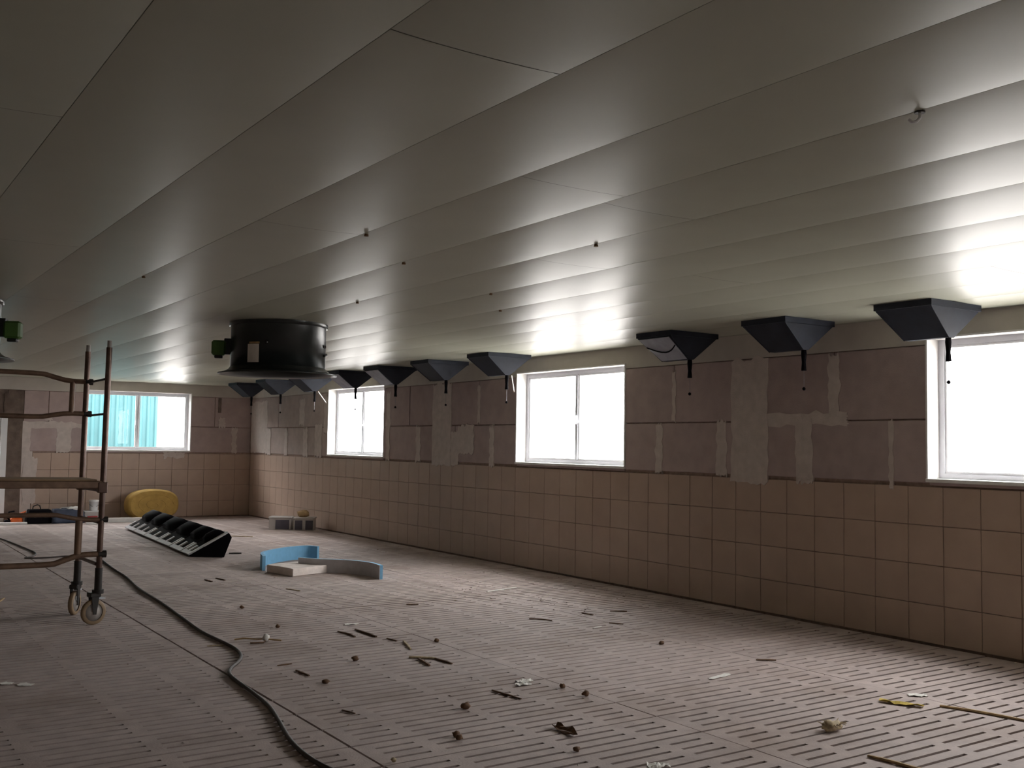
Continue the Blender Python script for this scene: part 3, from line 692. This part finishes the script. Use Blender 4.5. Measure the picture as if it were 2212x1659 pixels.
# blue grey bag
t = thing('tool_bag', 'dark blue bag with white cloth on top left of the scaffold post', 'bag', (3.63, 18.98, 0))
b = bmesh.new(); bmesh.ops.create_cube(b, size=1); bmesh.ops.subdivide_edges(b, edges=b.edges[:], cuts=5, use_grid_fill=True)
for v in b.verts:
    c = v.co.copy(); k = 1 - .25 * max(0, c.z) ; v.co = Vector((c.x * .52 * k, c.y * .26 * k, (c.z + .5) * .235 + .02 * noise.noise(c * 4) * (c.z + .5)))
me = bpy.data.meshes.new('bag_body'); b.to_mesh(me); b.free(); me.materials.append(MATS['bag_blue']); [setattr(p, 'use_smooth', True) for p in me.polygons]; place('bag_body', me, t)
MB().tube([(-.14, 0, .22), (-.10, -.03, .26), (.02, -.04, .265), (.10, 0, .22)], .011, 6).build('strap', 'carton', t)
b = bmesh.new(); bmesh.ops.create_icosphere(b, subdivisions=3, radius=.5)
for v in b.verts: c = v.co.copy(); v.co = Vector((c.x * .26, c.y * .18, c.z * .08 + .02 * noise.noise(c * 6))) + Vector((.11, -.03, .235))
me = bpy.data.meshes.new('cloth'); b.to_mesh(me); b.free(); me.materials.append(MATS['white_wood']); [setattr(p, 'use_smooth', True) for p in me.polygons]; place('cloth', me, t)
# two small cartons with a lump on top near the far corner
def carton(label, x, y, sx, sy, h, rz, flap):
    t = thing('carton', label, 'box', (x, y, 0), rz, 'small cartons near the far corner')
    MB().cbox(-sx / 2, sx / 2, -sy / 2, sy / 2, 0, h, .006).build('carton_body', 'carton', t)
    for (a0, a1) in flap: MB().cbox(a0, a1, -sy / 2 - .006, -sy / 2 + .004, .015, h - .035, .003).build('dark_panel', 'carton_dark', t)
    MB().cbox(-sx / 2 - .008, sx / 2 + .008, -sy / 2 - .008, sy / 2 + .008, h - .015, h + .012, .005).build('lid', 'carton', t)
carton('low pale carton with one dark side panel near the far corner', 6.42, 16.25, .36, .26, .20, -.55, [(-.07, .15)])
carton('pale carton with two dark side panels carrying a brown lump', 6.72, 15.98, .33, .26, .20, -.55, [(-.14, -.02), (.03, .15)])
def lump(name, label, cat, loc, s, m, seed, rough=.25, group=None, sub=2):
    b = bmesh.new(); bmesh.ops.create_icosphere(b, subdivisions=sub, radius=1); zs = []
    for v in b.verts:
        c = v.co.copy(); k = 1 + rough * noise.noise(c * 1.6 + Vector((seed, 0, 0))); v.co = Vector((c.x * s[0] * k, c.y * s[1] * k, c.z * s[2] * k)); zs.append(v.co.z)
    for v in b.verts: v.co.z = max(v.co.z - min(zs) - .12 * s[2], 0)
    me = bpy.data.meshes.new(name); b.to_mesh(me); b.free(); me.materials.append(MATS[m]); [setattr(p, 'use_smooth', True) for p in me.polygons]
    return tag(place(name, me, None, loc), label, cat, group)
lump('cloth_bundle', 'brown rounded bundle lying on top of the right carton', 'bundle', (6.69, 15.99, .212), (.11, .09, .065), 'wood_tan', 3)

# ------------------------------------------------------------------ litter on the floor
G_ST, G_SC, G_CR = 'wood slivers littering the floor', 'pale scraps littering the floor', 'small clods littering the floor'
def stick(name, label, p0, p1, r, m='wood_dark', bend=.0, flat=.6, group=G_ST):
    a, b = Vector((*p0, 0)), Vector((*p1, 0)); d = b - a; nn = Vector((-d.y, d.x, 0)); k = 6; pts = []; rr = []
    for i in range(k + 1):
        t = i / k; pts.append(d * t + nn * bend * math.sin(PI * t) + nn * wob(a.x * 9 + i, .02) + Vector((0, 0, r * flat))); rr.append(r * (.75 + .3 * math.sin(PI * t) + wob(i + a.y * 5, .25)))
    mb = MB().tube(pts, rr, 6, False); mb.v = [(x, y, max(z * flat + r * .12, .0005)) for x, y, z in mb.v]
    return tag(mb.build(name, m, None, a), label, 'stick', group)
def scrap(name, label, p0, p1, wdt, hgt, m, seed, cat='scrap', group=G_SC):
    a, b = Vector((*p0, 0)), Vector((*p1, 0)); d = b - a; nn = Vector((-d.y, d.x, 0)).normalized(); nx, ny = 9, 4; vs = []; fs = []
    for i in range(nx):
        for j in range(ny):
            u, v = i / (nx - 1), j / (ny - 1) - .5
            w_ = wdt * (.55 + .6 * math.sin(PI * (.12 + .76 * u)) + wob(seed + i, .35))
            vs.append(d * u + nn * v * w_ + Vector((0, 0, .002 + hgt * .45 * abs(noise.noise(Vector((u * 3 + seed, v * 3, seed)))) * 2)))
    for i in range(nx - 1):
        for j in range(ny - 1): q = i * ny + j; fs.append((q, q + 1, q + ny + 1, q + ny))
    mb = MB().add(vs, fs); o = mb.build(name, m, None, a); md = o.modifiers.new('thick', 'SOLIDIFY'); md.thickness = .002; md.offset = 1
    return tag(o, label, cat, group)
stick('wood_stick', 'brown stick, left one of two lying below the grey foam strip', (3.39, 7.36), (3.41, 7.10), .012, bend=.06)
stick('wood_stick', 'thick brown stick, right one of two lying below the grey foam strip', (3.54, 7.37), (3.55, 7.02), .014)
stick('wood_stick', 'short brown splinter just right of the two brown sticks', (3.59, 6.93), (3.61, 6.81), .009)
stick('wood_stick', 'pale flat wood piece right of the brown splinter', (3.645, 6.77), (3.55, 6.48), .014, 'straw')
stick('wood_stick', 'small dark sliver below the blue cut end of the foam strip', (4.48, 8.28), (4.58, 8.24), .010)
stick('wood_stick', 'thin pale stick in front of the concrete slab', (3.91, 9.72), (3.97, 9.52), .009, 'straw')
stick('wood_stick', 'brown stick right of the split wood chips', (3.54, 6.13), (3.56, 5.93), .012)
stick('wood_stick', 'upper of two crossed brown wood chips in mid floor', (3.41, 6.25), (3.55, 6.12), .014, 'straw')
stick('wood_stick', 'lower of two crossed brown wood chips in mid floor', (3.44, 6.17), (3.40, 5.95), .014)
stick('wood_stick', 'brown splinter to the right of the power cable bend', (2.60, 6.26), (2.61, 6.08), .010)
stick('wood_stick', 'small brown L-shaped splinter beside the power cable bend', (2.55, 6.45), (2.65, 6.46), .008)
stick('wood_stick', 'short reddish sliver at the lower middle of the floor', (2.44, 5.22), (2.47, 5.12), .008)
stick('wood_stick', 'long thin brown stick left below the white paper scraps', (3.39, 5.18), (3.42, 4.92), .010)
stick('wood_stick', 'dark curved sliver near the shaded wall foot', (5.02, 7.12), (5.13, 6.95), .010, bend=.1)
stick('wood_stick', 'dark sliver inside the shade below the middle window', (5.88, 7.10), (5.99, 7.0), .010)
stick('wood_stick', 'dark sliver just outside the shade below the middle window', (5.48, 6.63), (5.55, 6.53), .009)
stick('wood_stick', 'dark sliver with pinkish chip at the shade edge', (5.59, 7.13), (5.61, 7.0), .011)
stick('wood_stick', 'thin white lath lying at the edge of the shade', (5.55, 8.60), (5.97, 8.70), .011, 'paper_white')
stick('wood_stick', 'short white lath piece right of mid floor', (5.21, 6.50), (5.32, 6.53), .009, 'paper_white')
stick('wood_stick', 'long tan wooden stick at the lower right edge of the floor', (5.40, 3.56), (5.52, 3.05), .013, 'wood_tan', bend=.03)
stick('wood_stick', 'tan wooden stick cut off by the bottom right of the picture', (4.225, 3.17), (4.27, 2.80), .013, 'wood_tan')
stick('wood_stick', 'dark flat sliver in the right part of the floor near the shade', (5.44, 4.99), (5.55, 4.91), .010)
stick('wood_stick', 'pale straw lying across the power cable', (2.36, 7.31), (2.46, 7.27), .007, 'straw')
stick('wood_stick', 'left one of two small slivers between the hoppers and slab', (3.42, 10.74), (3.44, 10.55), .010)
stick('wood_stick', 'right one of two small slivers between the hoppers and slab', (3.56, 10.80), (3.59, 10.60), .010)
stick('wood_stick', 'yellowish stick at the left edge beside the castors', (1.40, 10.12), (1.47, 10.33), .012, 'wood_tan')
stick('wood_stick', 'loose straw on the floor right of the black hoppers', (5.27, 15.36), (5.53, 15.13), .012, 'straw')
stick('wood_stick', 'black sliver on the floor right of the nearest hopper', (4.46, 13.05), (4.60, 12.98), .016, 'dark_steel')
t = thing('dry_twig', 'thin yellow twig with a white lump on it, right of the cable', 'twig', (2.59, 7.40, 0))
MB().tube([(0, 0, .012), (.06, -.03, .02), (.13, -.08, .016), (.19, -.13, .02), (.28, -.20, .012)], .006, 6).build('stem', 'wood_tan', t)
MB().tube([(.19, -.12, .01), (.15, -.19, .008), (.06, -.16, .008)], .006, 6).build('side_shoot', 'wood_dark', t)
lump_o = lump('lump', None, None, (0, 0, 0), (.026, .022, .028), 'paper_white', 4); lump_o.parent = t; lump_o.location = (.19, -.13, .0)
scrap('paper_scrap', 'upper piece of the white paper scraps in mid floor', (3.64, 5.29), (3.75, 5.28), .05, .02, 'paper_white', 2.0)
scrap('paper_scrap', 'lower piece of the white paper scraps in mid floor', (3.59, 5.22), (3.69, 5.21), .05, .02, 'paper_white', 5.2)
scrap('paper_scrap', 'white scrap at the bottom edge right of centre', (3.22, 3.61), (3.31, 3.56), .06, .03, 'paper_white', 7.3)
scrap('paper_scrap', 'white scrap just above the yellow crumpled scrap', (5.47, 3.82), (5.56, 3.75), .05, .02, 'paper_white', 8.8)
scrap('paper_scrap', 'long white streak of paper in the right part of the floor', (4.74, 4.73), (4.95, 4.77), .035, .012, 'paper_white', 11.1)
scrap('paper_scrap', 'small white scrap just left of the two brown sticks', (3.57, 7.63), (3.68, 7.60), .06, .015, 'paper_white', 12.3)
scrap('paper_scrap', 'left one of two white scraps at the far lower left', (.96, 6.82), (1.03, 6.78), .06, .012, 'paper_white', 13.9)
scrap('paper_scrap', 'right one of two white scraps at the far lower left', (1.06, 6.74), (1.12, 6.68), .06, .012, 'paper_white', 14.4)
scrap('crumpled_scrap', 'bright yellow crumpled scrap on the floor at lower right', (5.20, 3.82), (5.30, 3.60), .06, .03, 'husk_yellow', 3.3, 'scrap', G_SC)
scrap('dry_leaf', 'dark curled leaf in the lower middle of the floor', (3.245, 4.36), (3.225, 4.16), .05, .05, 'wood_dark', 6.6, 'leaf', None)
t = thing('straw_clump', 'tan tuft of straw on the slats at lower right', 'straw', (4.45, 3.56, 0))
lump_o = lump('tuft', None, None, (0, 0, 0), (.065, .035, .028), 'straw', 9, .6, sub=3); lump_o.parent = t; lump_o.location = (0, 0, 0)
for k in range(9):
    a = random.uniform(-PI, PI); MB().tube([(.02 * math.cos(a), .015 * math.sin(a), .02), (.06 * math.cos(a) * 1.1, .04 * math.sin(a), .04), (.085 * math.cos(a) * 1.1, .06 * math.sin(a), .03 + .02 * random.random())], [.003, .003, .0015], 5).build('stalk', 'straw', t)
CL = [((3.04, 4.91), .028, 'round brown clod in the lower middle of the floor'), ((2.715, 4.47), .022, 'dark clod, upper of two touching at the bottom'), ((2.70, 4.415), .020, 'dark clod, lower of two touching at the bottom'),
      ((3.80, 5.03), .022, 'dark clod right of the white paper scraps'), ((3.79, 4.79), .024, 'brown clod on the wide band right below the paper scraps'), ((5.25, 5.74), .022, 'dark clod in the right part of the floor'),
      ((3.85, 6.64), .020, 'dark clod right of the pale flat wood piece'), ((3.05, 6.34), .024, 'brown clod between the cable bend and crossed chips'), ((2.62, 5.85), .022, 'brown clod right below the cable bend'),
      ((3.08, 3.96), .018, 'small brown clod below the curled leaf'), ((2.26, 4.27), .014, 'small yellowish clod at the bottom on the floor seam'), ((3.06, 7.76), .020, 'small clod above the white-lumped twig'), ((3.13, 8.78), .020, 'small clod left of mid floor above the cable')]
for i, (p, s_, lb) in enumerate(CL): lump('dirt_clod', lb, 'clod', (*p, 0), (s_, s_ * .8, s_ * .7), 'wood_dark' if i != 10 else 'straw', i * 3.1, .5, G_CR)
# dust and crumbs nobody could count
def crumbs(spots):
    mb = MB()
    for (x, y, s_, k) in spots:
        a = random.uniform(0, PI); c_, q = math.cos(a), math.sin(a); l_, w_ = s_ * random.uniform(.8, 2.2), s_ * random.uniform(.4, .8); h = s_ * .5
        P = lambda u, v, z: (x + u * c_ - v * q, y + u * q + v * c_, z)
        mb.add([P(-l_, 0, .0005), P(0, -w_, .0005), P(l_, 0, .0005), P(0, w_, .0005), P(l_ * .1, 0, h)], [(0, 1, 4), (1, 2, 4), (2, 3, 4), (3, 0, 4), (3, 2, 1, 0)])
    o = mb.build('floor_crumbs', 'crumb'); o.data.materials.append(MATS['crumb_pale'])
    for i, p in enumerate(o.data.polygons): p.material_index = spots[i // 5][3]
    tag(o, 'dirt and mortar crumbs strewn over the slatted floor', 'crumbs', None, 'stuff')
sp = []
for k in range(170): sp.append((random.uniform(1.4, 6.6), random.uniform(3.2, 14), random.uniform(.003, .009), 0))
for k in range(70): sp.append((random.gauss(5.6, .22), random.uniform(7, 9.6), random.uniform(.004, .014), 0))
for k in range(60): sp.append((random.gauss(6.6, .2), random.uniform(4, 15), random.uniform(.004, .012), 0))
for k in range(80): sp.append((random.uniform(1.5, 6.5), random.uniform(3.2, 13), random.uniform(.003, .008), 1))
for k in range(40): sp.append((6.93 + random.uniform(-.04, .03), random.uniform(3.4, 14), random.uniform(.006, .016), 1))
crumbs([s_ for s_ in sp if s_[0] < 6.97 and not (5.4 < s_[0] < 6.1 and 8.5 < s_[1] < 8.8) and not (5.8 < s_[0] < 6.05 and 6.9 < s_[1] < 7.2)])
